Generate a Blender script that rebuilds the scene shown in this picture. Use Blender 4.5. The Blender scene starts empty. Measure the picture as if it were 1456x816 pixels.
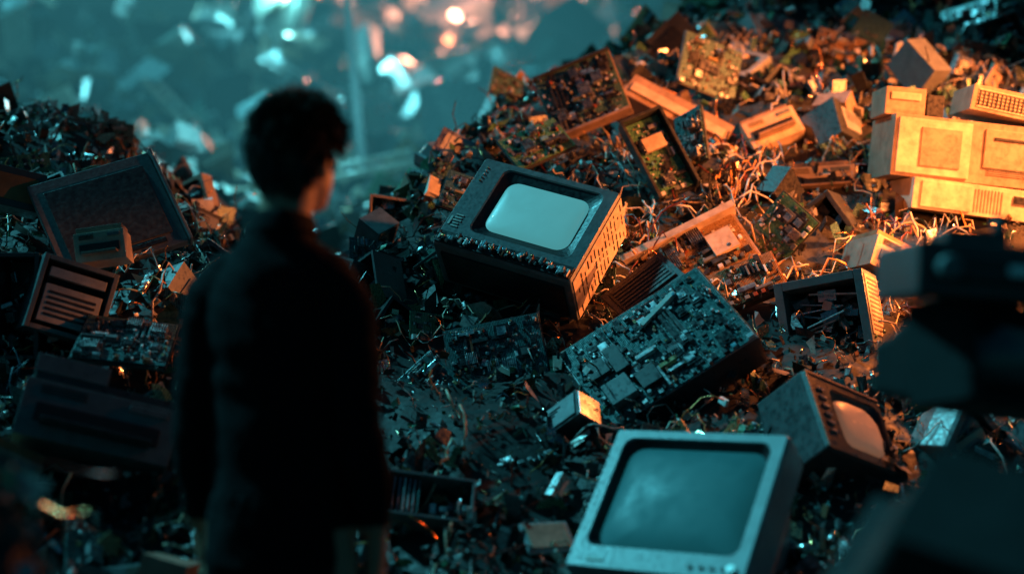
import bpy, bmesh, math, random, bisect
import numpy as np
from mathutils import Vector, Matrix, noise, Euler
random.seed(11)
U=random.uniform
scene=bpy.context.scene
try:
    scene.view_settings.view_transform='Standard'; scene.view_settings.look='None'; scene.view_settings.exposure=0
except Exception: pass

# ---------------------------------------------------------------- materials
MATS={}
def mat(name, cols, rough=.5, metal=0., bump=.25, nscale=18., dirt=.5, emis=None, es=0., coat=0., spec=.5):
    m=bpy.data.materials.new(name); m.use_nodes=True
    nt=m.node_tree; N=nt.nodes; L=nt.links
    b=N['Principled BSDF']; b.inputs['Specular IOR Level'].default_value=spec
    tc=N.new('ShaderNodeTexCoord')
    if len(cols)>1:
        g=N.new('ShaderNodeNewGeometry'); r=N.new('ShaderNodeValToRGB'); r.color_ramp.interpolation='CONSTANT'
        e=r.color_ramp.elements
        while len(e)<len(cols): e.new(.5)
        for i,c in enumerate(cols):
            e[i].position=i/len(cols); e[i].color=(*c,1)
        L.new(g.outputs['Random Per Island'], r.inputs[0]); src=r.outputs[0]
    else:
        r=N.new('ShaderNodeRGB'); r.outputs[0].default_value=(*cols[0],1); src=r.outputs[0]
    n=N.new('ShaderNodeTexNoise'); n.inputs['Scale'].default_value=nscale; n.inputs['Detail'].default_value=7; n.inputs['Roughness'].default_value=.7
    L.new(tc.outputs['Object'], n.inputs['Vector'])
    mr=N.new('ShaderNodeMapRange'); mr.inputs[1].default_value=.3; mr.inputs[2].default_value=.62
    mr.inputs[3].default_value=1-dirt; mr.inputs[4].default_value=1.1
    L.new(n.outputs[0], mr.inputs[0])
    mx=N.new('ShaderNodeMix'); mx.data_type='RGBA'; mx.blend_type='MULTIPLY'; mx.inputs[0].default_value=1
    L.new(src,mx.inputs[6]); L.new(mr.outputs[0],mx.inputs[7])
    L.new(mx.outputs[2], b.inputs['Base Color'])
    b.inputs['Metallic'].default_value=metal
    mr2=N.new('ShaderNodeMapRange'); mr2.inputs[1].default_value=.3; mr2.inputs[2].default_value=.7
    mr2.inputs[3].default_value=max(.05,rough-.15); mr2.inputs[4].default_value=min(1,rough+.2)
    n2=N.new('ShaderNodeTexNoise'); n2.inputs['Scale'].default_value=nscale*4; n2.inputs['Detail'].default_value=4
    L.new(tc.outputs['Object'], n2.inputs['Vector']); L.new(n2.outputs[0],mr2.inputs[0]); L.new(mr2.outputs[0],b.inputs['Roughness'])
    bp=N.new('ShaderNodeBump'); bp.inputs['Strength'].default_value=bump; bp.inputs['Distance'].default_value=.003
    L.new(n2.outputs[0],bp.inputs['Height']); L.new(bp.outputs[0],b.inputs['Normal'])
    if emis:
        b.inputs['Emission Color'].default_value=(*emis,1); b.inputs['Emission Strength'].default_value=es
    if coat: b.inputs['Coat Weight'].default_value=coat
    MATS[name]=m; return m
mat('dark_plastic',[(.03,.034,.038)],.4,0,.2,14,.4)
mat('black_plastic',[(.010,.011,.013)],.42)
mat('matte_black',[(.008,.009,.010)],.7,0,.2,14,.4,None,0,0,.2)
mat('grey_plastic',[(.24,.26,.27)],.42,0,.15,22,.3)
mat('darkgrey_plastic',[(.12,.135,.14)],.4,0,.15,22,.35)
mat('beige_plastic',[(.46,.36,.27)],.45,0,.2,14,.45)
mat('tan_plastic',[(.27,.19,.14)],.45,0,.2,14,.5)
mat('metal',[(.45,.46,.47)],.3,.9,.2,12,.5)
mat('chip',[(.012,.012,.014),(.02,.02,.022),(.03,.032,.035),(.10,.10,.10)],.25,0,.1)
mat('component',[(.5,.52,.52),(.8,.8,.78),(.35,.26,.12),(.03,.03,.04),(.2,.2,.2),(.12,.3,.36),(.6,.6,.6),(.3,.08,.04)],.25,.3,.1,20,.2)
mat('copper',[(.7,.36,.15),(.6,.25,.1)],.25,.9)
mat('label',[(.5,.48,.44)],.5,0,.1,30,.4)
mat('cable',[(.02,.02,.02),(.1,.02,.015),(.5,.46,.42),(.03,.06,.09),(.55,.25,.08),(.4,.3,.2)],.35)
mat('scrap_mix',[(.02,.022,.025),(.04,.05,.055),(.012,.012,.014),(.12,.13,.13),(.30,.28,.25),(.012,.07,.05),(.07,.045,.03),(.5,.47,.43),(.015,.015,.015),(.22,.12,.06)],.35,.15,.4,20,.5)
mat('scrap_dark',[(.01,.011,.013),(.02,.022,.025),(.04,.045,.05),(.008,.035,.03)],.32,.1,.4,20,.5)
mat('scrap_metal',[(.45,.45,.45),(.65,.65,.65),(.3,.29,.28),(.12,.12,.12),(.5,.34,.22)],.2,.9,.4,20,.4)
mat('scrap_pale',[(.5,.5,.48),(.7,.7,.68),(.35,.32,.27),(.55,.47,.38)],.4,0,.4,15,.5)
mat('rust',[(.18,.075,.035),(.26,.12,.05)],.65,.3,.6,15,.6)
def pcbmat(name,base,trace):
    m=mat(name,[base],.28,.15,.15,25,.4); nt=m.node_tree;N=nt.nodes;L=nt.links;b=N['Principled BSDF']
    tc=N.new('ShaderNodeTexCoord'); v=N.new('ShaderNodeTexVoronoi'); v.distance='CHEBYCHEV'; v.inputs['Scale'].default_value=110
    L.new(tc.outputs['Object'],v.inputs['Vector'])
    gt=N.new('ShaderNodeMath'); gt.operation='LESS_THAN'; gt.inputs[1].default_value=.16; L.new(v.outputs[0],gt.inputs[0])
    w=N.new('ShaderNodeTexWave'); w.inputs['Scale'].default_value=60; w.inputs['Distortion'].default_value=3; L.new(tc.outputs['Object'],w.inputs['Vector'])
    g2=N.new('ShaderNodeMath'); g2.operation='GREATER_THAN'; g2.inputs[1].default_value=.85; L.new(w.outputs[1],g2.inputs[0])
    mxx=N.new('ShaderNodeMath'); mxx.operation='MAXIMUM'; L.new(gt.outputs[0],mxx.inputs[0]); L.new(g2.outputs[0],mxx.inputs[1])
    mx=N.new('ShaderNodeMix'); mx.data_type='RGBA'
    old=b.inputs['Base Color'].links[0].from_socket
    L.new(mxx.outputs[0],mx.inputs[0]); L.new(old,mx.inputs[6]); mx.inputs[7].default_value=(*trace,1); L.new(mx.outputs[2],b.inputs['Base Color'])
pcbmat('circuit_board',(.010,.055,.055),(.16,.3,.3))
pcbmat('circuit_board_green',(.008,.10,.055),(.2,.34,.18))
pcbmat('circuit_board_brown',(.12,.06,.025),(.5,.33,.16))
mat('screen_teal',[(.04,.13,.14)],.4,0,.0,3,.1,(.13,.60,.64),.48,.1)  # teal base colour with an even teal emission
mat('screen_dim',[(.015,.07,.08)],.5,0,.0,3,.2,(.025,.32,.38),.15,.0,.25)
mat('screen_warm',[(.6,.4,.3)],.35,0,.05,3,.3,(1,.4,.2),.16)
mat('screen_off',[(.02,.025,.027)],.25,0,.0,3,.3,None,0,.3)
BOARDS=['circuit_board','circuit_board','circuit_board_green','circuit_board_brown']

class MB:
    def __init__(s): s.V=[];s.F=[];s.M=[];s.S=[];s.names={};s.seg=[(0,Matrix())]
    @property
    def T(s): return s.seg[-1][1]
    @T.setter
    def T(s,m): s.seg.append((len(s.V),m.copy()))
    def mi(s,n):
        if n not in s.names: s.names[n]=len(s.names)
        return s.names[n]
    def addv(s,vs):
        b=len(s.V); s.V.extend([tuple(v) for v in vs]); return b
    def face(s,f,m,sm=False): s.F.append(f);s.M.append(m);s.S.append(sm)
    def box(s,c,d,m,R=None,jit=0,taper=1.):
        x,y,z=d[0]/2,d[1]/2,d[2]/2; cx,cy,cz=c; b=len(s.V); k=s.mi(m)
        for sx,sy,sz in((-1,-1,-1),(1,-1,-1),(1,1,-1),(-1,1,-1),(-1,-1,1),(1,-1,1),(1,1,1),(-1,1,1)):
            vx,vy,vz=sx*x,sy*y,sz*z
            if jit: vx+=U(-x,x)*jit; vy+=U(-y,y)*jit; vz+=U(-z,z)*jit
            if R is not None: vx,vy,vz=R@Vector((vx,vy,vz))
            s.V.append((vx+cx,vy+cy,vz+cz))
        s.F+=[(b,b+3,b+2,b+1),(b+4,b+5,b+6,b+7),(b,b+1,b+5,b+4),(b+1,b+2,b+6,b+5),(b+2,b+3,b+7,b+6),(b+3,b,b+4,b+7)]
        s.M+=[k]*6; s.S+=[False]*6
    def cyl(s,c,r,h,m,axis='y',n=10,r2=None):
        r2=r if r2 is None else r2
        def P(a,rr,t):
            u,v=rr*math.cos(a),rr*math.sin(a)
            q={'y':(u,t,v),'z':(u,v,t),'x':(t,u,v)}[axis]; return (c[0]+q[0],c[1]+q[1],c[2]+q[2])
        b=s.addv([P(2*math.pi*i/n,r,-h/2) for i in range(n)]+[P(2*math.pi*i/n,r2,h/2) for i in range(n)]);k=s.mi(m)
        for i in range(n): j=(i+1)%n; s.face([b+i,b+j,b+n+j,b+n+i],k,True)
        s.face([b+i for i in range(n)][::-1],k); s.face([b+n+i for i in range(n)],k)
    def loft(s,loops,mats,smooth,cap0=None,cap1=None):
        n=len(loops[0]); bs=[s.addv(l) for l in loops]
        for q in range(len(loops)-1):
            k=s.mi(mats[q])
            for i in range(n):
                j=(i+1)%n; s.face([bs[q]+i,bs[q]+j,bs[q+1]+j,bs[q+1]+i],k,smooth[q])
        if cap0: s.face([bs[0]+i for i in range(n)][::-1],s.mi(cap0))
        if cap1: s.face([bs[-1]+i for i in range(n)],s.mi(cap1),True)
    def tube(s,pts,r,m,n=5):
        loops=[]
        for i,p in enumerate(pts):
            p=Vector(p); a=Vector(pts[max(0,i-1)]); c=Vector(pts[min(len(pts)-1,i+1)])
            d=(c-a); d=d.normalized() if d.length>1e-6 else Vector((0,0,1))
            u=d.orthogonal().normalized(); v=d.cross(u)
            loops.append([p+(u*math.cos(t)+v*math.sin(t))*r for t in [2*math.pi*k/n for k in range(n)]])
        s.loft(loops,[m]*(len(loops)-1),[True]*(len(loops)-1),m,m)
    def build(s,name,M=None,bevel=0,recalc=True):
        A=np.array(s.V,dtype=np.float64)
        for i,(a,T) in enumerate(s.seg):
            e=s.seg[i+1][0] if i+1<len(s.seg) else len(A)
            if e>a:
                t=np.array(T); A[a:e]=A[a:e]@t[:3,:3].T+t[:3,3]
        me=bpy.data.meshes.new(name)
        nf=len(s.F); lens=np.fromiter((len(f) for f in s.F),dtype=np.int32,count=nf)
        flat=np.fromiter((i for f in s.F for i in f),dtype=np.int32,count=int(lens.sum()))
        me.vertices.add(len(A)); me.vertices.foreach_set('co',A.astype(np.float32).ravel())
        me.loops.add(len(flat)); me.loops.foreach_set('vertex_index',flat)
        me.polygons.add(nf); st=np.zeros(nf,dtype=np.int32); st[1:]=np.cumsum(lens)[:-1]
        me.polygons.foreach_set('loop_start',st)
        try: me.polygons.foreach_set('loop_total',lens)
        except Exception: pass
        for n in s.names: me.materials.append(MATS[n])
        me.polygons.foreach_set('material_index',np.array(s.M,dtype=np.int32)); me.polygons.foreach_set('use_smooth',np.array(s.S,dtype=bool)); me.update(calc_edges=True)
        if recalc:
            bm=bmesh.new();bm.from_mesh(me);bmesh.ops.recalc_face_normals(bm,faces=bm.faces);bm.to_mesh(me);bm.free()
        o=bpy.data.objects.new(name,me); scene.collection.objects.link(o)
        if M is not None: o.matrix_world=M
        if bevel:
            b=o.modifiers.new('bevel','BEVEL'); b.width=bevel; b.segments=2; b.limit_method='ANGLE'; b.angle_limit=math.radians(40)
        return o
def orient(c,X,Z):
    x=Vector(X).normalized(); y=Vector(Z).cross(x).normalized(); z=x.cross(y)
    M=Matrix((x,y,z)).transposed().to_4x4(); M.translation=Vector(c); return M
def rrect(hw,hh,r,y,cx=0,cz=0,n=5):
    r=min(r,hw,hh); P=[]
    for (sx,sz,a0) in((1,1,0),(-1,1,90),(-1,-1,180),(1,-1,270)):
        for i in range(n+1):
            a=math.radians(a0+90*i/n); P.append(Vector((cx+sx*(hw-r)+r*math.cos(a),y,cz+sz*(hh-r)+r*math.sin(a))))
    return P
def crt(mb,w,h,d,sw,sh,scx=0,scz=0,body='dark_plastic',inner='black_plastic',screen='screen_teal',lip=.028,rec=.03,bulge=.028,face=None,straight=.5):
    face=face or body
    hw,hh=w/2,h/2
    L=[rrect(.3*w,.28*h,.02,d), rrect(.33*w,.32*h,.02,d*.85), rrect(.43*w,.42*h,.02,d*(straight+.06)), rrect(hw,hh,.006,d*straight),rrect(hw,hh,.008,.012),rrect(hw-.004,hh-.004,.01,0),
       rrect(sw/2+lip,sh/2+lip,.03,0,scx,scz), rrect(sw/2+lip*.92,sh/2+lip*.92,.035,.006,scx,scz), rrect(sw/2,sh/2,.045,rec,scx,scz)]
    mb.loft(L,[body]*4+[face]*2+[face,inner],[False]*8,body,None)
    R=[]; a,b_=sw/2,sh/2
    for f in(1.0,.96,.9,.8,.7,.6,.5,.4,.3,.2,.1,.02):
        rr=.045*f+(1-f)*f*b_*1.2
        lp=rrect(a*f+.001*f,b_*f+.001*f,rr,0)
        for v in lp:
            u2=min(1,(v.x/a)**2); w2=min(1,(v.z/b_)**2)
            v.y=rec-.002-bulge*(1-.5*u2-.5*w2)*min(1,(1-f)*8)**.5; v.x+=scx; v.z+=scz
        R.append(lp)
    mb.loft(R,[screen]*(len(R)-1),[True]*(len(R)-1),None,screen)
def pcb(mb,w,h,dens=1.,board='circuit_board',scale=1.,sticks=.15):
    mb.box((0,0,0),(w,.003,h),board)
    A=w*h
    for i in range(int(A*900*dens)):
        x,z=U(-.46,.46)*w,U(-.46,.46)*h; t=random.random()
        if t<.4: sx=U(.006,.022)*scale; mb.box((x,-.004,z),(sx,.006,sx*U(.5,1.5)),'chip')
        elif t<.62: sx=U(.004,.010)*scale; mb.box((x,-.005,z),(sx,U(.006,.014),sx*U(.5,2)),'component')
        elif t<.8: hh=U(.01,.024)*scale; mb.cyl((x,-hh/2,z),U(.003,.007)*scale,hh,random.choice(['component','chip','metal']),'y',8)
        else:
            for k in range(4): mb.box((x+k*.006*scale,-.004,z),(.003,.005,.006*scale),'component')
    for i in range(int(A*70*dens)+1):
        x,z=U(-.38,.38)*w,U(-.38,.38)*h; t=random.random()
        if t<sticks:
            n=random.randint(2,4); l=U(.2,.35)*min(w,h)
            for k in range(n): mb.box((x+k*.018*scale,-.008,z),(.008*scale,.014,l),random.choice(['component','chip','chip','darkgrey_plastic']))
        elif t<.6:
            q=U(.03,.055)*scale; mb.box((x,-.006,z),(q,.009,q),'chip'); mb.box((x,-.012,z),(q*.6,.004,q*.6),random.choice(['metal','chip']))
        elif t<.75:
            q=U(.035,.055)*scale
            mb.box((x,-.005,z),(q,.006,q),'metal')
            for k in range(7): mb.box((x-q/2+q*(k+.5)/7,-.018,z),(q/20,.02,q),'metal')
        else: mb.box((x,-.01,z),(U(.03,.07)*scale,.018,U(.01,.02)*scale),random.choice(['metal','component','darkgrey_plastic','dark_plastic']))
    for k in range(int(w/.03)):
        if random.random()<.6: mb.box((-w/2+.015+k*.03,-.009,-h/2+.008),(U(.012,.024),.016,.016),random.choice(['metal','component','chip','darkgrey_plastic']))
def vents(mb,cx,cz,w,h,n,y=-.001,m='black_plastic',vert=False):
    for i in range(n):
        t=(i+.5)/n-.5
        if vert: mb.box((cx+t*w,y,cz),(w/n*.45,.003,h),m)
        else: mb.box((cx,y,cz+t*h),(w,.003,h/n*.45),m)
# ---------------------------------------------------------------- terrain
def itp(x,xs,ys):
    if x<=xs[0]: return ys[0]
    if x>=xs[-1]: return ys[-1]
    i=bisect.bisect_right(xs,x); t=(x-xs[i-1])/(xs[i]-xs[i-1]); return ys[i-1]+t*(ys[i]-ys[i-1])
def smin(a,b,k=.25):
    h=max(0,min(1,.5+.5*(b-a)/k)); return b*(1-h)+a*h-k*h*(1-h)
def smax(a,b,k=.25): return -smin(-a,-b,k)
MX,MY=-.505,3.1
def H0(x,y):
    base=itp(y,(0,2.6,3.2,3.8,5,8,12,16,22,32,60,400),(0,0,.1,.42,.8,1.3,2.1,3.1,4.9,8.5,15,15))
    if x<-1.5: base+=min(1.2,(-x-1.5)*.25)*itp(y,(5,9),(0,1))
    A=itp(y,(0,2.6,3.3,3.8,12),(0,0,.28,.6,5.5))
    cap=itp(x,(-1.2,-.85,-.5,-.15,.1,.6,1,2,4,8),(.3,.9,1.65,2.1,2.3,2.55,2.85,3.7,4.6,5.2))
    yc=3.8+(cap-.6)/.6
    R=smin(A,cap)-max(0,y-yc-1.2)*.22
    AL=itp(y,(0,2.7,3.3,3.6,8),(0,0,.3,.58,3.3))
    capL=itp(x,(-4,-1.9,-1.5,-1.15,-.8,-.5),(2.4,2.1,1.8,1.5,.9,.3))
    Lm=smin(AL,capL)-max(0,y-6.5)*.25
    near=.95*math.exp(-((x-1.2)/.38)**2-((y-2.35)/.45)**2)
    near+=1.13*math.exp(-((x+.98)/.36)**2-((y-2.45)/.36)**2)
    return smax(smax(smax(base,R),Lm),near,.15)
def H(x,y):
    z=H0(x,y); a=itp(y,(2.6,3.6,15,60),(.15,1,3,8))
    z+=a*(.07*noise.noise(Vector((x*1.3,y*1.3,0)))+.05*noise.noise(Vector((x*3.5,y*3.5,5)))+.02*noise.noise(Vector((x*11,y*11,9))))
    if y>8: z+=itp(y,(8,14,40),(0,.35,1.2))*noise.noise(Vector((x*.45,y*.3,3)))
    d=math.hypot(x-MX,y-MY); return z*itp(d,(.3,.6),(0.,1.))
xs=sorted(set(list(np.round(np.arange(-3.2,3.4,.045),3))+list(np.arange(-20,-3.2,.5))+list(np.arange(3.5,20,.5))+[-400,-200,-100,-60,-40,-30,30,40,60,100,200,400]))
ys=sorted(set(list(np.round(np.arange(1.6,9,.045),3))+list(np.arange(9,45,.4))+[-400,-100,-30,-10,-4,-2,0,1,50,60,80,120,200,400,800]))
xs=[float(v) for v in xs]; ys=[float(v) for v in ys]
mat('soil',[(.022,.022,.022)],.6,0,1.,9,.7)
mb=MB(); mb.addv([(x,y,H(x,y)) for y in ys for x in xs]); nx=len(xs); mb.mi('soil')
for j in range(len(ys)-1):
    for i in range(nx-1): mb.face((j*nx+i,j*nx+i+1,(j+1)*nx+i+1,(j+1)*nx+i),0,True)
mb.build('ground',None,0,False)

# ---------------------------------------------------------------- man
def ellv(bm,c,r,R=None):
    M=Matrix.Translation(c)@(R.to_4x4() if R else Matrix())@Matrix.Diagonal((*r,1)); bmesh.ops.create_uvsphere(bm,u_segments=24,v_segments=16,radius=1,matrix=M)
def limb(bm,pts,rad,n=20):
    rings=[]
    P=[Vector(p) for p in pts]
    for i,p in enumerate(P):
        d=(P[min(i+1,len(P)-1)]-P[max(i-1,0)]).normalized(); u=d.cross(Vector((0,1,0.01))).normalized(); v=d.cross(u)
        r=rad[i]; rx,ry=(r if isinstance(r,tuple) else (r,r))
        rings.append([bm.verts.new(p+u*math.cos(t)*rx+v*math.sin(t)*ry) for t in [2*math.pi*k/n for k in range(n)]])
    for a,b in zip(rings,rings[1:]):
        for i in range(n): bm.faces.new((a[i],a[(i+1)%n],b[(i+1)%n],b[i]))
    bm.faces.new(rings[0][::-1]); bm.faces.new(rings[-1])
bm=bmesh.new()
limb(bm,[(0,0,.80),(0,0,.86),(0,.005,1.0),(0,.005,1.15),(0,0,1.28),(0,-.005,1.37),(0,-.01,1.43),(0,-.012,1.475),(0,-.012,1.51),(0,-.01,1.54)],
     [(.165,.122),(.163,.12),(.155,.112),(.156,.118),(.165,.126),(.160,.12),(.138,.102),(.104,.084),(.077,.07),(.062,.062)],28)
for s in(-1,1):
    limb(bm,[(s*.06,-.01,1.455),(s*.11,-.01,1.422),(s*.146,-.012,1.38),(s*.167,-.016,1.325),(s*.178,-.02,1.25),(s*.192,-.025,1.12),(s*.203,.0,1.0),(s*.205,.035,.88)],[.052,.058,.060,.059,.056,.051,.045,.038])
    o=.205
    limb(bm,[(s*o,.035,.90),(s*o,.05,.84),(s*(o-.002),.055,.80)],[.028,(.022,.034),(.02,.04)])
    limb(bm,[(s*(o-.002),.055,.82),(s*(o-.006),.062,.77),(s*(o-.008),.068,.745)],[(.018,.04),(.018,.042),(.014,.036)])
    for k,(dy,l) in enumerate(((-.03,.066),(-.01,.078),(.011,.084),(.031,.076))):
        b0=Vector((s*(o-.008),.066+dy,.75)); limb(bm,[b0,b0+Vector((-s*.004,.004,-l*.45)),b0+Vector((-s*.016,.010,-l*.75)),b0+Vector((-s*.03,.012,-l))],[.0095,.009,.0082,.006],10)
    limb(bm,[(s*(o-.006),.085,.80),(s*(o-.022),.112,.775),(s*(o-.034),.124,.745),(s*(o-.038),.126,.72)],[.014,.0125,.011,.008],10)
    limb(bm,[(s*.076,0,.9),(s*.088,.0,.78),(s*.095,.012,.5),(s*.098,-.005,.3),(s*.1,-.02,.07)],[.092,.088,.066,.06,.054])
    limb(bm,[(s*.104,-.085,.045),(s*.106,-.03,.05),(s*.11,.06,.045),(s*.116,.14,.034),(s*.118,.175,.03)],[(.032,.04),(.038,.046),(.045,.04),(.042,.03),(.026,.02)])
hy=math.radians(-14); HR=Matrix.Translation((.026,.018,-.012))@Matrix.Rotation(hy,4,'Z')
limb(bm,[(0,-.012,1.47),(.010,-.004,1.55),(.024,.008,1.64)],[.06,.058,.06])
n0=len(bm.verts); bm.verts.ensure_lookup_table()
ellv(bm,(0,-.005,1.70),(.078,.097,.098)); ellv(bm,(0,.035,1.655),(.061,.066,.085)); ellv(bm,(0,.062,1.60),(.034,.035,.024))
limb(bm,[(0,.095,1.70),(0,.108,1.675),(0,.118,1.655)],[.008,.011,.013],10)
ellv(bm,(0,.098,1.625),(.024,.01,.006)); ellv(bm,(0,.097,1.614),(.02,.01,.006)); ellv(bm,(0,.085,1.71),(.045,.012,.009))
for s in(-1,1): ellv(bm,(s*.083,-.005,1.675),(.012,.022,.034),Euler((.2,0,s*.35)).to_matrix())
bm.verts.ensure_lookup_table()
for v in bm.verts[n0:]: v.co=HR@v.co
bmesh.ops.recalc_face_normals(bm,faces=bm.faces)
me=bpy.data.meshes.new('tmp');bm.to_mesh(me);bm.free()
tmp=bpy.data.objects.new('tmp',me);scene.collection.objects.link(tmp)
r=tmp.modifiers.new('r','REMESH'); r.mode='VOXEL'; r.voxel_size=.0068; r.use_smooth_shade=True
s_=tmp.modifiers.new('s','SMOOTH'); s_.factor=.5; s_.iterations=4
dg=bpy.context.evaluated_depsgraph_get(); bme=bpy.data.meshes.new_from_object(tmp.evaluated_get(dg)); bpy.data.objects.remove(tmp)
mat('sweater',[(.0055,.006,.0075)],.95,0,.9,60,.3,None,0,0,.1); mat('trousers',[(.006,.006,.008)],.9,0,.6,60,.3,None,0,0,.15); mat('skin',[(.34,.19,.12)],.5,0,.2,30,.15); mat('shoe',[(.015,.013,.012)],.5)
mat('hair',[(.025,.014,.009),(.06,.032,.016),(.016,.010,.006)],.38,0,.2); mat('eye',[(.7,.7,.7)],.2)
bme.materials.clear()
for n in('sweater','trousers','skin','shoe'): bme.materials.append(MATS[n])
for p in bme.polygons:
    x,y,z=p.center; p.use_smooth=True
    if z>1.545+ .15*max(0,y): k=2
    elif z<.085: k=3
    elif abs(x)>.15 and z<.885: k=2
    elif z<.815: k=1
    else: k=0
    p.material_index=k
for v in bme.vertices:
    x,y,z=v.co
    if z<1.53 and not(abs(x)>.15 and z<.885) and z>.1:
        n=noise.noise(Vector((x*7,y*7,z*9)))*.011+noise.noise(Vector((x*16,y*16,z*26+x*14)))*.006
        v.co+=v.normal*(n+.003)
man=bpy.data.objects.new('body',bme); scene.collection.objects.link(man)
root=bpy.data.objects.new('man',None); scene.collection.objects.link(root)
mb=MB(); loops=[]
for z,r_ in((1.515,.078),(1.535,.072),(1.552,.068),(1.555,.061),(1.525,.061)): loops.append([Vector((.01+math.cos(t)*r_,-.006+math.sin(t)*r_,z+.012*math.sin(t)*-1)) for t in [2*math.pi*k/28 for k in range(28)]])
mb.loft(loops,['sweater']*4,[True]*4); col=mb.build('collar'); col.parent=root
mb=MB(); mb.T=HR
C0=Vector((0,-.005,1.70))
def scalp(d): return C0+Vector((d.x*.081,d.y*.1,d.z*.101))
def hairy(p):
    return (p.y<.02 and p.z>1.635+max(0,(p.y+.04))*.55 and not(p.y>-.03 and p.z<1.685)) or p.z>1.745 or (p.y<.055 and p.z>1.715) or (p.y<-.04 and p.z>1.612)
loops=[]
for j in range(1,20):
    ph=math.pi*j/20; L_=[]
    for i in range(32):
        t=2*math.pi*i/32; d=Vector((math.sin(ph)*math.cos(t),math.sin(ph)*math.sin(t),math.cos(ph))); p=scalp(d)
        if hairy(p): p=p+d*(.005+.014*max(0,d.z)+.007*noise.noise(d*5))
        else: p=C0+(p-C0)*.86
        L_.append(p)
    loops.append(L_)
mb.loft(loops,['hair']*18,[True]*18,'hair','hair')
cnt=0
while cnt<6500:
    d=Vector((random.gauss(0,1),random.gauss(0,1),random.gauss(0,1))).normalized(); p=scalp(d)
    if not hairy(p): continue
    cnt+=1
    top=max(0,d.z); ln=.012+.028*top+.014*max(0,d.y)+.012*max(0,d.x)+U(0,.012)
    fl=Vector((.35*top,.9*top,-.8*(1-top)))+Vector((noise.noise(d*4),noise.noise(d*4+Vector((9,0,0))),noise.noise(d*4+Vector((0,9,0)))))*1.5
    g=(d*(.4+.7*top)+fl*.7+Vector((U(-1,1),U(-1,1),U(-1,1)))*.2).normalized()
    b=p+d*(.003+.010*top); s1=g.orthogonal().normalized()*.0018; s2=g.cross(s1).normalized()*.0018
    m1=b+g*ln*.55; e=b+(g+Vector((0,0,-.25))).normalized()*ln
    i=mb.addv([b+s1,b-s1*.5+s2,b-s1*.5-s2,m1+s1*.8,m1-s1*.4+s2*.8,m1-s1*.4-s2*.8,e]); q=mb.mi('hair')
    for a,c in((0,1),(1,2),(2,0)): mb.face([i+a,i+c,i+3+c,i+3+a],q); mb.face([i+3+a,i+3+c,i+6],q)
hair=mb.build('hair',None,0,False); hair.parent=root
mb=MB(); mb.T=HR
for s in(-1,1): mb.cyl((s*.03,.088,1.688),.011,.014,'eye','y',14); mb.cyl((s*.03,.0955,1.688),.005,.003,'chip','y',14)
ey=mb.build('eyes'); ey.parent=root
man.parent=root
root.location=(MX,MY,0.0); root.rotation_euler=(0,0,math.radians(-16))

# ---------------------------------------------------------------- hero objects
HERO=[]
def hero(c,r): HERO.append((Vector(c),r))
def place(mb,name,c,X,Z,r=.3,bevel=.002):
    hero(c,r); return mb.build(name,orient(c,X,Z),bevel)

mb=MB(); W,Hh=.54,.42
crt(mb,W,Hh,.40,.325,.235,.025,.03,'darkgrey_plastic','black_plastic','screen_teal',lip=.036,rec=.022,bulge=.030,face='darkgrey_plastic',straight=.55)
for k in range(5): mb.box((-.238,-.003,.165-k*.016),(.006,.005,.006),'component')
for k in range(5): mb.box((-.228,-.002,-.07-k*.013),(U(.02,.035),.003,.006),'label')
mb.box((-.252,-.002,-.10),(.008,.003,.04),'label')
mb.box((0,-.004,-.18),(.525,.008,.05),'black_plastic')
for k in range(52):
    x=-.255+k*.0099; hh=U(.008,.036)
    mb.box((x,-.012,-.18+U(-.012,.01)),(U(.004,.011),U(.008,.024),hh),random.choice(['component','metal','chip','chip','component','darkgrey_plastic','label']))
for k in range(9): mb.cyl((U(-.24,.25),-.018,-.18+U(-.012,.012)),U(.004,.008),.02,random.choice(['component','metal','copper']),'y',10)
mb.box((W/2+.002,.115,0),(.004,.2,.40),'beige_plastic')
for r_ in range(14):
    z=.18-r_*.027; y=.03
    while y<.2:
        l=U(.012,.05)
        if random.random()<.72: mb.box((W/2+.0045,min(y+l/2,.19),z),(.003,l,U(.003,.008)),'black_plastic')
        y+=l+U(.005,.02)
mb.box((0,.12,-Hh/2-.004),(.48,.16,.008),'black_plastic')
place(mb,'crt_television',(.05,4.98,1.645),(.455,-.2,-.136),(.178,.2,.297),.38,.004)

mb=MB(); crt(mb,.505,.45,.42,.40,.32,0,.02,'grey_plastic','black_plastic','screen_dim',lip=.016,rec=.03,bulge=.04,straight=.3)
for k in range(4): mb.cyl((.10+k*.03,-.004,-.195),.006,.008,'darkgrey_plastic')
mb.cyl((.215,-.006,-.198),.012,.014,'component')
mb.box((-.17,-.002,-.198),(.05,.003,.008),'label')
place(mb,'crt_monitor',(.425,3.68,.85),(.41,-.27,.012),(.168,.25,.32),.42,.004)

mb=MB(); crt(mb,.34,.28,.32,.19,.17,.04,.0,'dark_plastic','black_plastic','screen_warm',lip=.02,rec=.02,straight=.6,face='dark_plastic')
mb.box((0,-.002,.134),(.33,.004,.008),'tan_plastic'); mb.box((-.164,-.002,0),(.008,.004,.27),'tan_plastic')
for k in range(6): mb.box((-.12,-.003,.08-k*.03),(.03,.006,.008),'metal')
mb.cyl((.152,-.008,-.05),.009,.016,'metal'); mb.cyl((.152,-.008,-.09),.008,.016,'metal')
place(mb,'portable_television',(1.01,4.2,1.0),(.235,.16,-.096),(-.053,.2,.245),.3,.003)

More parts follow.
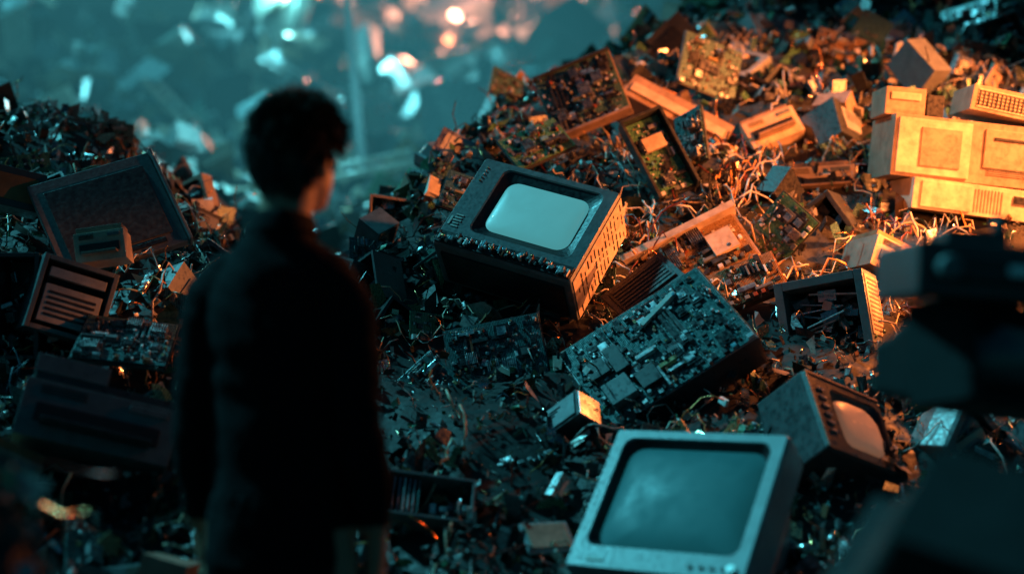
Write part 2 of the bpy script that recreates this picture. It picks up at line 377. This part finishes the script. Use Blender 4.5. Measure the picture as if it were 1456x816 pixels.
def shell(mb,w,h,d,t=.02,m='dark_plastic',inside=True):
    for sx in(-1,1): mb.box((sx*(w/2-t/2),d/2,0),(t,d,h),m)
    for sz in(-1,1): mb.box((0,d/2,sz*(h/2-t/2)),(w-2*t-.002,d,t),m)
    mb.box((0,d-.005,0),(w-2*t,.01,h-2*t),'black_plastic')
    if inside:
        for k in range(26):
            R=Euler((U(-.3,.3),U(-.5,.5),U(-.4,.4))).to_matrix()
            mb.box((U(-.35,.35)*w,U(.03,d*.8),U(-.35,.3)*h),(U(.02,.3)*w,U(.005,.04),U(.004,.05)),random.choice(['metal','component','chip','circuit_board','scrap_metal']),R)
mb=MB(); shell(mb,.31,.28,.22,.03,'darkgrey_plastic')
for k in range(9):
    mb.box((U(-.06,.06),.02+U(0,.05),-.09+k*.02),(U(.1,.2),.012,.006),random.choice(['metal','component','label','scrap_metal']),Euler((0,U(-.5,.3),0)).to_matrix())
mb.box((.157,.11,.02),(.004,.19,.21),'beige_plastic')
for k in range(12): mb.box((.160,.11,.11-k*.016),(.003,.15,.006),'tan_plastic')
place(mb,'gutted_monitor_case',(1.06,4.85,1.30),(.27,-.13,.056),(-.03,.05,.26),.32,.003)

mb=MB()
mb.box((0,.15,0),(.72,.30,.24),'tan_plastic'); mb.box((-.2,-.004,.0),(.29,.012,.215),'beige_plastic'); mb.box((-.175,-.012,.0),(.16,.008,.15),'tan_plastic')
mb.box((.17,-.003,.02),(.34,.01,.15),'tan_plastic'); mb.box((.10,-.01,.06),(.13,.006,.012),'black_plastic'); mb.box((.27,-.01,.05),(.1,.006,.03),'black_plastic')
vents(mb,.17,-.06,.3,.04,5,-.006)
place(mb,'desktop_computer',(1.84,5.55,1.92),(.57,.03,-.06),(.04,.0,.36),.45,.004)
mb=MB(); mb.box((0,.14,0),(.66,.28,.12),'beige_plastic'); mb.box((-.2,-.003,0),(.2,.008,.1),'beige_plastic'); vents(mb,-.03,0,.12,.09,9,-.002,'tan_plastic',True); mb.box((.17,-.004,.02),(.2,.01,.03),'black_plastic')
place(mb,'desktop_computer',(1.87,5.5,1.725),(.57,.05,-.07),(.04,.0,.36),.3,.004)
mb=MB(); mb.box((0,.12,0),(.42,.24,.10),'tan_plastic'); vents(mb,0,.0,.38,.08,6,-.002,'beige_plastic'); vents(mb,0,.0,.38,.06,22,-.004,'black_plastic',True)
place(mb,'external_drive',(2.0,5.55,2.10),(.57,.02,-.12),(.08,.0,.36),.25,.004)
mb=MB(); mb.box((0,.1,0),(.16,.2,.11),'tan_plastic'); mb.box((0,-.003,.02),(.12,.006,.03),'beige_plastic')
mb.box((.12,.1,-.01),(.07,.2,.09),'black_plastic')
place(mb,'power_supply_unit',(1.55,5.6,2.13),(.57,.02,-.05),(.04,.0,.36),.2,.004)

mb=MB(); pcb(mb,.54,.38,1.9,'circuit_board',1.1,.10)
mb.box((0,.07,0),(.55,.13,.39),'dark_plastic'); mb.box((0,.004,0),(.545,.004,.385),'metal')
mb.box((.08,-.012,.11),(.16,.022,.018),'label',Euler((0,-.3,0)).to_matrix()); 
for k in range(2): mb.box((.07+k*.03,-.012,.0),(.012,.02,.16),'chip')
mb.box((-.18,-.02,-.1),(.09,.035,.09),'darkgrey_plastic'); mb.box((-.08,-.015,-.11),(.07,.025,.07),'dark_plastic'); mb.box((-.2,-.012,.03),(.07,.02,.07),'dark_plastic'); mb.box((-.13,-.016,.02),(.05,.03,.11),'dark_plastic')
mb.box((.277,.07,0),(.004,.12,.38),'rust')
place(mb,'motherboard_chassis',(.46,4.58,1.212),(.455,.03,.284),(-.148,.26,.216),.38,.0015)
mb=MB(); mb.box((0,0,0),(.26,.02,.16),'dark_plastic'); mb.box((0,-.013,0),(.22,.008,.12),'black_plastic'); vents(mb,0,0,.2,.1,6,-.018)
place(mb,'drive_bay_cover',(.45,4.88,1.40),(.4,.05,.3),(-.2,.4,.3),.15,.003)

mb=MB(); pcb(mb,.34,.29,2.8,'circuit_board',1.1,.1); mb.box((0,.03,0),(.35,.055,.30),'tan_plastic'); mb.box((0,-.01,-.15),(.35,.05,.012),'tan_plastic'); mb.box((0,-.005,.148),(.35,.035,.01),'dark_plastic')
place(mb,'circuit_board_module',(.30,6.1,2.225),(.325,-.05,.129),(-.1,.1,.29),.34,.0015)
mb=MB(); pcb(mb,.15,.33,2.4,'circuit_board_green',.9)
for sx in(-1,1): mb.box((sx*.085,-.01,0),(.012,.07,.35),'dark_plastic')
mb.box((0,-.01,.175),(.18,.07,.012),'dark_plastic'); mb.box((0,.03,0),(.17,.03,.34),'dark_plastic')
mb.box((.0,-.02,.05),(.09,.02,.06),'beige_plastic')
place(mb,'card_cage',(.583,5.65,1.921),(.165,.03,.07),(-.13,.1,.31),.27,.0015)
mb=MB(); mb.box((0,.1,0),(.50,.2,.13),'tan_plastic'); mb.box((0,-.005,-.01),(.46,.012,.05),'beige_plastic'); mb.box((0,.1,.068),(.44,.12,.008),'beige_plastic'); vents(mb,.1,-.045,.2,.03,3,-.002)
place(mb,'dot_matrix_printer',(.73,6.25,2.18),(.405,-.1,-.234),(.1,.12,.17),.3,.006)
def keyboard(mb,w=.44,h=.16,base='tan_plastic',key='beige_plastic'):
    mb.box((0,.01,0),(w,.022,h),base)
    n=int(w/.022); r=int(h/.026)
    for i in range(n):
        for j in range(r):
            if random.random()<.88: mb.box((-w/2+(i+.7)*w/(n+.4),-.006,-h/2+(j+.7)*h/(r+.4)),(.017,.012,.018),key)
mb=MB(); pcb(mb,.46,.2,1.8,'circuit_board_brown',1.2,.1); mb.box((0,.03,0),(.48,.05,.22),'tan_plastic'); mb.box((0,-.012,.115),(.50,.06,.03),'beige_plastic'); mb.box((.14,-.012,0),(.1,.02,.1),'beige_plastic')
place(mb,'circuit_board_module',(.66,5.3,1.50),(.48,.02,.24),(-.12,.16,.2),.3,.002)
mb=MB(); pcb(mb,.25,.16,1.8,'circuit_board_brown',1.); mb.box((0,.02,0),(.26,.03,.17),'rust')
place(mb,'circuit_board',(.83,5.05,1.42),(.3,-.02,.12),(-.1,.16,.2),.2,.0015)
for (c,X,Z,w,h,b) in(((1.0,5.35,1.60),(.2,-.1,.25),(-.25,.15,.2),.26,.18,'circuit_board_green'),((.92,6.6,2.42),(.3,.1,-.1),(.08,.1,.3),.3,.26,'circuit_board'),((.1,5.75,1.98),(.3,.1,.14),(-.1,.2,.25),.26,.18,'circuit_board_green'),
    ((.72,5.75,2.0),(.2,-.2,.1),(.0,.1,.3),.14,.24,'circuit_board'),((-.15,5.5,1.75),(.3,.0,-.1),(.1,.2,.2),.24,.2,'circuit_board'),((.75,4.25,.93),(.3,-.1,-.1),(.05,.25,.15),.24,.18,'circuit_board_green'),((.0,4.3,.9),(.3,.1,.1),(-.05,.25,.12),.22,.18,'circuit_board')):
    mb=MB(); pcb(mb,w,h,2.2,b,1.,.1); mb.box((0,.01,0),(w+.01,.012,h+.01),'dark_plastic'); place(mb,'circuit_board',c,X,Z,.2,.0015)
def printer(mb,w,h,d,a='beige_plastic',b='tan_plastic'):
    mb.box((0,d/2,-h*.1),(w,d,h*.8),a); mb.box((0,d*.55,h*.38),(w*.92,d*.8,h*.2),b)
    mb.box((0,-.003,-h*.15),(w*.8,.01,h*.25),'black_plastic'); mb.box((0,-d*.12,-h*.3),(w*.7,d*.3,.008),b)
    mb.box((w*.3,-.003,h*.18),(w*.25,.008,h*.1),'darkgrey_plastic'); vents(mb,-w*.25,h*.18,w*.3,h*.15,4,-.002)
mb=MB(); printer(mb,.33,.17,.22); place(mb,'inkjet_printer',(1.26,5.85,1.85),(.4,.05,.03),(.0,.1,.3),.28,.006)
mb=MB(); printer(mb,.24,.17,.2); place(mb,'inkjet_printer',(1.13,6.2,2.11),(.3,.02,.12),(-.1,.15,.3),.28,.006)
mb=MB(); printer(mb,.26,.15,.2,'tan_plastic','rust'); place(mb,'inkjet_printer',(1.42,5.15,1.50),(.3,.1,-.14),(.15,.1,.3),.25,.006)
mb=MB(); shell(mb,.26,.2,.18,.02,'dark_plastic'); place(mb,'computer_case',(1.17,5.5,1.62),(.2,-.1,.16),(-.16,.1,.2),.22,.003)

mb=MB(); pcb(mb,.32,.26,2.4,'circuit_board',1.,.1); mb.box((0,.012,0),(.33,.016,.27),'dark_plastic'); place(mb,'circuit_board',(-.05,4.72,1.17),(.3,.0,.06),(-.02,.14,.25),.24,.0015)
mb=MB(); pcb(mb,.22,.2,2.4,'circuit_board',1.,.1); place(mb,'circuit_board',(-.28,4.6,1.06),(.15,.05,.14),(-.15,.1,.14),.22,.0015)
mb=MB(); mb.box((0,.05,0),(.20,.10,.10),'dark_plastic'); mb.box((0,-.003,0),(.18,.006,.08),'grey_plastic'); mb.box((.102,.05,0),(.006,.09,.09),'metal')
for k in range(5): mb.box((-.04+k*.012,-.007,-.02+k*.01),(.05,.003,.004),'chip')
place(mb,'optical_drive',(.13,4.35,1.0),(.16,-.12,.13),(-.07,.2,.10),.2,.003)
mb=MB(); w,h=.24,.13
for sz in(-1,1): mb.box((0,0,sz*h/2),(w,.1,.008),'darkgrey_plastic')
for sx in(-1,1): mb.box((sx*w/2,0,0),(.008,.1,h+.008),'darkgrey_plastic')
mb.box((0,.045,0),(w,.006,h),'black_plastic')
for k in range(6): mb.box((-w/2+.018+k*.014,-.005,0),(.005,.07,h*.8),random.choice(['metal','component','circuit_board']))
for k in range(20): mb.box((U(0,w*.45),U(-.02,.02),U(-.05,-.0)),(U(.008,.02),U(.01,.04),U(.01,.04)),random.choice(['component','chip','metal']))
place(mb,'card_rack',(-.235,4.0,.79),(.3,.03,-.045),(.03,.2,.25),.2,.0015)
mb=MB(); mb.box((0,.01,0),(.14,.012,.11),'grey_plastic'); mb.box((0,.002,0),(.12,.006,.09),'tan_plastic'); place(mb,'hard_drive',(.10,3.9,.72),(.14,.05,.0),(.02,.15,.1),.12,.003)

mb=MB(); mb.box((0,.02,0),(.44,.035,.40),'darkgrey_plastic'); mb.box((.228,.01,0),(.012,.05,.41),'darkgrey_plastic')
mb.box((0,-.001,-.17),(.3,.006,.02),'black_plastic'); mb.box((0,-.001,.0),(.36,.006,.30),'dark_plastic')
place(mb,'flat_panel_monitor',(-1.42,5.0,1.66),(.347,.16,.125),(-.16,.16,.335),.4,.004)
mb=MB(); shell(mb,.24,.24,.2,.015,'darkgrey_plastic',False); mb.box((0,.03,-.03),(.18,.05,.12),'grey_plastic'); mb.box((0,.02,.07),(.18,.03,.03),'grey_plastic'); vents(mb,0,-.03,.15,.09,5,.003)
place(mb,'computer_case',(-1.39,4.5,1.36),(.2,.1,-.07),(.04,.05,.24),.24,.003)
mb=MB(); printer(mb,.16,.12,.13,'beige_plastic','tan_plastic'); place(mb,'desk_telephone',(-1.335,4.6,1.545),(.2,.02,.03),(-.02,.03,.2),.14,.004)
mb=MB(); pcb(mb,.28,.26,2.4,'circuit_board',1.,.1); mb.box((0,.01,0),(.29,.014,.27),'black_plastic'); place(mb,'circuit_board',(-1.20,4.42,1.235),(.26,.03,-.03),(.05,.25,.12),.26,.0015)
mb=MB(); shell(mb,.14,.34,.2,.015,'dark_plastic',True); place(mb,'computer_tower',(-1.57,4.5,1.34),(.14,.02,.0),(.02,.02,.3),.22,.003)
mb=MB(); mb.box((0,.08,0),(.2,.16,.14),'dark_plastic'); mb.box((0,-.002,0),(.15,.006,.09),'rust'); place(mb,'audio_speaker',(-1.75,5.0,1.75),(.2,.08,-.05),(.05,.05,.24),.22,.004)
mb=MB(); printer(mb,.42,.2,.3,'darkgrey_plastic','dark_plastic'); mb.box((-.1,.14,.12),(.2,.2,.05),'darkgrey_plastic'); place(mb,'laser_printer',(-1.13,3.9,1.05),(.36,.1,-.10),(.08,.12,.24),.33,.012)
mb=MB(); printer(mb,.22,.16,.2,'tan_plastic','rust'); place(mb,'inkjet_printer',(-1.36,3.75,.93),(.2,.05,-.10),(.08,.1,.24),.2,.01)
mb=MB(); mb.box((0,.12,0),(.26,.24,.10),'dark_plastic'); mb.box((.02,-.01,.0),(.2,.02,.05),'black_plastic'); mb.box((0,.1,.065),(.12,.1,.03),'dark_plastic'); mb.cyl((-.08,-.02,0),.022,.03,'darkgrey_plastic'); mb.box((.05,-.02,.0),(.04,.01,.02),'component'); mb.cyl((.06,.1,.09),.014,.05,'dark_plastic','z')
place(mb,'video_recorder',(.87,2.6,1.43),(.3,.02,-.02),(.02,.02,.3),.3,.006)
mb=MB(); crt(mb,.32,.2,.28,.22,.13,0,0,'matte_black','matte_black','screen_off'); place(mb,'portable_television',(.97,2.7,1.27),(.3,.2,-.05),(.05,.1,.3),.3,.006)
mb=MB(); crt(mb,.56,.4,.4,.36,.28,0,0,'matte_black','matte_black','screen_off'); place(mb,'crt_monitor',(.72,2.1,.74),(-.35,.2,.10),(-.02,.5,.3),.3,.03)
mb=MB(); mb.box((0,.12,0),(.3,.28,.28),'matte_black'); vents(mb,0,0,.25,.2,8,-.002); place(mb,'computer_tower',(1.22,2.5,1.02),(.3,.1,.05),(-.05,.1,.3),.3,.01)

# ---------------------------------------------------------------- scrap heap
def mid(mb,s):
    t=random.random()
    dk=random.choice(['dark_plastic','black_plastic','darkgrey_plastic','darkgrey_plastic','grey_plastic','tan_plastic','beige_plastic','dark_plastic'])
    if t<.2:
        w,h,d=s*U(.6,1),s*U(.3,.7),s*U(.4,.8)
        mb.box((0,d/2,0),(w,d,h),dk,None,.04); mb.box((U(-.1,.1)*w,-.003,0),(w*U(.4,.8),.008,h*.6),random.choice([dk,'black_plastic','grey_plastic'])); vents(mb,0,h*.1,w*.5,h*.3,4,-.006)
    elif t<.54: pcb(mb,s*U(.6,1.1),s*U(.4,.8),1.6*min(1,(.3/s)**1.5),random.choice(BOARDS),max(.9,s*3))
    elif t<.59: keyboard(mb,s*1.3,s*.45,dk,random.choice(['beige_plastic','black_plastic','grey_plastic']))
    elif t<.64: crt(mb,s,s*.8,s*.7,s*.7,s*.52,0,0,dk,'black_plastic','screen_off',lip=.01,rec=.02,bulge=.015)
    elif t<.75: mb.box((0,.015,0),(s*.6,.03,s*.45),'metal'); mb.box((0,-.002,0),(s*.4,.004,s*.3),'label'); mb.cyl((s*.1,-.004,0),s*.1,.008,'scrap_metal')
    elif t<.82:
        q=s*.5
        for a,b in((1,0),(-1,0),(0,1),(0,-1)): mb.box((a*q/2,0,b*q/2),(q if b else .01,.025,q if a else .01),dk)
        mb.cyl((0,0,0),q*.18,.02,'dark_plastic')
        for k in range(7):
            a=k*.9; mb.box((math.cos(a)*q*.3,0,math.sin(a)*q*.3),(q*.26,.003,q*.14),'dark_plastic',Euler((.5,-a,0)).to_matrix())
    else: shell(mb,s*.8,s*U(.5,.8),s*.5,.01,dk,True)
def clear(p,r):
    for c,hr in HERO:
        dx=p.x-c.x; dy=p.y-c.y; dz=p.z-c.z
        if dx*dx+dy*dy+dz*dz<(hr*.8+r)**2: return False
        if abs(dx)<hr*.8 and -.45<dy<0 and p.z+r>c.z-hr*.45: return False
    if math.hypot(p.x-MX,p.y-MY)<.42+r: return False
    return True
def rot(): return Euler((U(-3.1,3.1),U(-3.1,3.1),U(-3.1,3.1))).to_matrix().to_4x4()
def ypos(a,b): return a*(b/a)**random.random()
mb=MB()
for k in range(1000):
    y=ypos(3.5,10); x=U(-.42,.46)*y; s=U(.08,.28)*(1 if y<7 else 1.4)
    p=Vector((x,y,H(x,y)+s*.12))
    if not clear(p,s*.45): continue
    R=Euler((U(-1.1,.3),U(-.9,.9),U(-1.,1.))).to_matrix().to_4x4() if random.random()<.75 else rot()
    mb.T=Matrix.Translation(p)@R; mid(mb,s)
mb.build('electronic_waste_pile',None,0,False)
mb=MB()
for k in range(27000):
    if k<3600: y=U(1.9,3.2); x=U(-1.5,-.5) if random.random()<.7 else U(.5,1.9)
    else: y=ypos(3.3,9.5); x=U(-.42,.46)*y
    s=.009*(8.5**random.random())*(1 if y<6 else 1.3)
    if math.hypot(x-MX,y-MY)<.38: continue
    p=Vector((x,y,H(x,y)+U(-.01,.06)))
    if s>.045 and not clear(p,s*.4): continue
    mb.T=Matrix.Translation(p)@rot(); t=random.random()
    m=random.choice(['scrap_mix']*5+['scrap_dark']*4+['scrap_metal']*3+['scrap_pale','circuit_board','circuit_board_green'])
    if t<.46: mb.box((0,0,0),(s*U(.6,1.4),s*U(.04,.3),s*U(.3,1)),m,None,.25)
    elif t<.74:
        a,b,c=s*U(.5,1.2),s*U(.3,.8),s*U(-.5,.5)
        i=mb.addv([(-a,0,-b),(0,c*.4,-b*U(.5,1.2)),(a,c+U(-.3,.3)*s,-b*U(.1,.8)),(a*U(.5,1),c,b*U(.3,1)),(0,c*.3,b*U(.5,1.2)),(-a*U(.4,1),0,b)])
        q=mb.mi(m); mb.face([i,i+1,i+4,i+5],q); mb.face([i+1,i+2,i+3,i+4],q)
    elif t<.83: mb.cyl((0,0,0),s*U(.1,.3),s*U(.3,1.2),m,'z',7)
    else:
        P=[Vector((0,0,0))]; d=Vector((U(-1,1),U(-1,1),U(-1,1)))
        for q in range(5): d=(d+Vector((U(-1,1),U(-1,1),U(-1,1)))*.8).normalized(); P.append(P[-1]+d*s*.7)
        mb.tube(P,U(.0012,.003),random.choice(['cable','cable','copper','scrap_metal']),4)
mb.build('electronic_scrap',None,0,False)
mb=MB()
for k in range(620):
    y=ypos(3.6,7.5); x=U(-.36,.4)*y
    if random.random()<.5: x,y=U(.35,1.6),U(4.8,6.)
    a=U(0,6.28); P=[]; n=16; L=U(.018,.04); hgt=U(.03,.1)
    for q in range(n):
        P.append(Vector((x,y,H(x,y)+.03+hgt*abs(math.sin(q*U(.3,.6))))))
        a+=U(-1.1,1.1); x+=math.cos(a)*L; y+=math.sin(a)*L
    if clear(P[6],.02): mb.tube(P,U(.0018,.0045),'cable',5)
mb.build('tangled_cables',None,0,False)
mb=MB()
for k in range(5600):
    y=ypos(8.,40); x=U(-.5,.5)*y; s=U(.05,.2)*(y/9)**.8*((2.5 if y>14 else 1.5) if random.random()<.15 else 1)
    mb.T=Matrix.Translation((x,y,H(x,y)+s*.2))@rot()
    mb.box((0,0,0),(s*U(.7,1.6),s*U(.1,.8),s*U(.5,1)),random.choice(['scrap_mix','scrap_dark','scrap_dark','scrap_metal','scrap_metal','scrap_pale','scrap_pale']),None,.2)
for k in range(260):
    y=ypos(8,24); x=U(-.45,.3)*y; s=U(.2,.42)*(y/9)**.6; mb.T=Matrix.Translation((x,y,H(x,y)+s*.2))@Euler((U(-1,.3),U(-.9,.9),U(-1,1))).to_matrix().to_4x4(); mid(mb,s)
mb.build('distant_scrap_heap',None,0,False)
def onground(x,y,dz): return (x,y,H(x,y)+dz)
mb=MB(); crt(mb,.45,.42,.4,.34,.28,0,0,'grey_plastic','black_plastic','screen_dim'); mb.build('crt_monitor',orient(onground(-2.95,9.2,.25),(.4,.1,-.05),(.05,.1,.4)))
mb=MB(); crt(mb,.5,.4,.4,.36,.28,0,0,'grey_plastic','black_plastic','screen_dim'); mb.build('crt_monitor',orient(onground(-3.3,10.5,.3),(.4,.1,.05),(-.05,.1,.4)))
mb=MB(); mb.box((0,0,0),(.08,.07,5),'grey_plastic'); mb.box((0,-.1,2.4),(.5,.1,.1),'metal'); mb.build('utility_pole',Matrix.Translation(onground(-1.55,13,2.2))@Euler((0,-.09,0)).to_matrix().to_4x4())
for (x,y,l,a) in((-.7,10.,.9,-.3),(-2.3,9.5,.6,.7),(-3.1,13,.8,.8),(-1.2,12.5,1.,-.2),(-2.4,16,1.4,.5),(-.4,12,.8,-.5)):
    mb=MB(); mb.box((0,0,0),(l,.08,.05),'scrap_pale'); mb.box((0,0,.1),(l*.7,.08,.02),'scrap_pale')
    for q in range(5): mb.box((-l*.3+q*l*.15,0,.055),(.02,.06,.07),'scrap_pale')
    mb.build('steel_girder',Matrix.Translation(onground(x,y,.1+l*.2))@Euler((.3,a,0)).to_matrix().to_4x4())

# ---------------------------------------------------------------- haze with its own emission
def glow_mist(name,dens,em,build):  # volume emits teal by itself, standing in for haze lit by ambient light
    m=bpy.data.materials.new(name);m.use_nodes=True;N=m.node_tree.nodes;L=m.node_tree.links
    N.remove(N['Principled BSDF']); out=N['Material Output']
    a=N.new('ShaderNodeVolumeAbsorption'); a.inputs['Color'].default_value=(0,0,0,1); a.inputs['Density'].default_value=dens
    e=N.new('ShaderNodeEmission'); mx=max(em); e.inputs['Color'].default_value=(em[0]/mx,em[1]/mx,em[2]/mx,1); e.inputs['Strength'].default_value=mx
    s=N.new('ShaderNodeAddShader'); L.new(a.outputs[0],s.inputs[0]);L.new(e.outputs[0],s.inputs[1]);L.new(s.outputs[0],out.inputs['Volume'])
    bm=bmesh.new(); build(bm); me=bpy.data.meshes.new(name); bm.to_mesh(me);bm.free(); me.materials.append(m)
    o=bpy.data.objects.new(name,me);scene.collection.objects.link(o);return o
def ell(c,r):
    def f(bm): bmesh.ops.create_icosphere(bm,subdivisions=5,radius=1,matrix=Matrix.Translation(c)@Matrix.Diagonal((*r,1)))
    return f
def bx(c,d):
    def f(bm): bmesh.ops.create_cube(bm,size=1,matrix=Matrix.Translation(c)@Matrix.Diagonal((*d,1)))
    return f
glow_mist('glow_mist',.028,(.028*.008,.028*.06,.028*.072),bx((0,38,9),(110,58,22)))
glow_mist('glow_mist',.03,(.0016,.0095,.0112),ell((-2.4,15,4.2),(4.4,7,3.0)))  # ellipsoid shaped to give the backdrop a soft glow
glow_mist('glow_mist',.03,(.0011,.0078,.0094),ell((-1.4,11,2.6),(3.0,3.6,1.7)))

# ---------------------------------------------------------------- world + lights
w=bpy.data.worlds.new('World'); scene.world=w; w.use_nodes=True; N=w.node_tree.nodes;L=w.node_tree.links; bg=N['Background']
sky=N.new('ShaderNodeTexSky'); sky.sky_type='NISHITA'; sky.sun_disc=False; sky.sun_elevation=math.radians(40); sky.sun_rotation=math.radians(-60)
mx=N.new('ShaderNodeMix'); mx.data_type='RGBA'; mx.blend_type='MULTIPLY'; mx.inputs[0].default_value=1; mx.inputs[7].default_value=(.08,.72,.82,1)
L.new(sky.outputs[0],mx.inputs[6]); L.new(mx.outputs[2],bg.inputs[0]); bg.inputs[1].default_value=.022
def aim(o,t): o.rotation_euler=(Vector(t)-o.location).to_track_quat('-Z','Y').to_euler()
sl=bpy.data.lights.new('sun','SUN'); sl.energy=3.4; sl.angle=math.radians(3); sl.color=(.13,.84,1.); so=bpy.data.objects.new('sun',sl); scene.collection.objects.link(so)
so.location=(-6,2.3,7.5); aim(so,(0,0,0.2))
def lamp(kind,name,loc,tgt,e,col,ang,rad,blend=.6):
    l=bpy.data.lights.new(name,kind); l.energy=e;l.color=col;l.shadow_soft_size=rad
    if kind=='SPOT': l.spot_size=math.radians(ang);l.spot_blend=blend
    o=bpy.data.objects.new(name,l);scene.collection.objects.link(o);o.location=loc
    if kind=='SPOT': aim(o,tgt)
OR=(1.,.235,.05)
lamp('SPOT','warm_light',(3.3,4.5,3.0),(1.6,6.1,1.5),2400,OR,66,.1,.6)
lamp('SPOT','warm_light',(3.3,4.95,2.0),(.5,5.0,1.42),1100,OR,17,.05,.5)  # added narrow spot, brightens the television side and motherboard
lamp('POINT','warm_light',(1.5,4.85,1.8),None,52,OR,0,.05)  # added unseen point light, makes an ember-like glow among the debris
lamp('SPOT','warm_light',(1.7,4.5,2.35),(-.45,3.1,1.66),210,OR,13,.06,.5)  # added spot, only there to rim the man's head and neck
lamp('SPOT','warm_light',(-2.0,2.9,1.9),(-.98,2.45,.9),75,(1.,.26,.08),42,.06)  # added weak spot, warms the near left mound
lamp('POINT','far_light',(-.9,23.6,6.5),None,1900,(1.,.36,.22),0,.2)
lamp('POINT','far_light',(-4.7,24.0,6.7),None,800,(1.,.5,.35),0,.2)
lamp('POINT','far_light',(-2.9,18.5,5.3),None,900,(.2,.9,1.),0,.2)  # added teal fill, lightens the far slope
lamp('POINT','far_light',(-1.6,11.0,3.3),None,110,(.2,.9,1.),0,.15)  # added teal fill, makes a pool of light on the heap behind

cam=bpy.data.cameras.new('camera'); co=bpy.data.objects.new('camera',cam); scene.collection.objects.link(co); scene.camera=co
co.location=(0,0,1.4); co.rotation_euler=(math.radians(90),0,0); cam.lens=50; cam.sensor_width=36; cam.clip_end=2000; cam.clip_start=.05
cam.dof.use_dof=True; cam.dof.focus_distance=4.95; cam.dof.aperture_fstop=.9
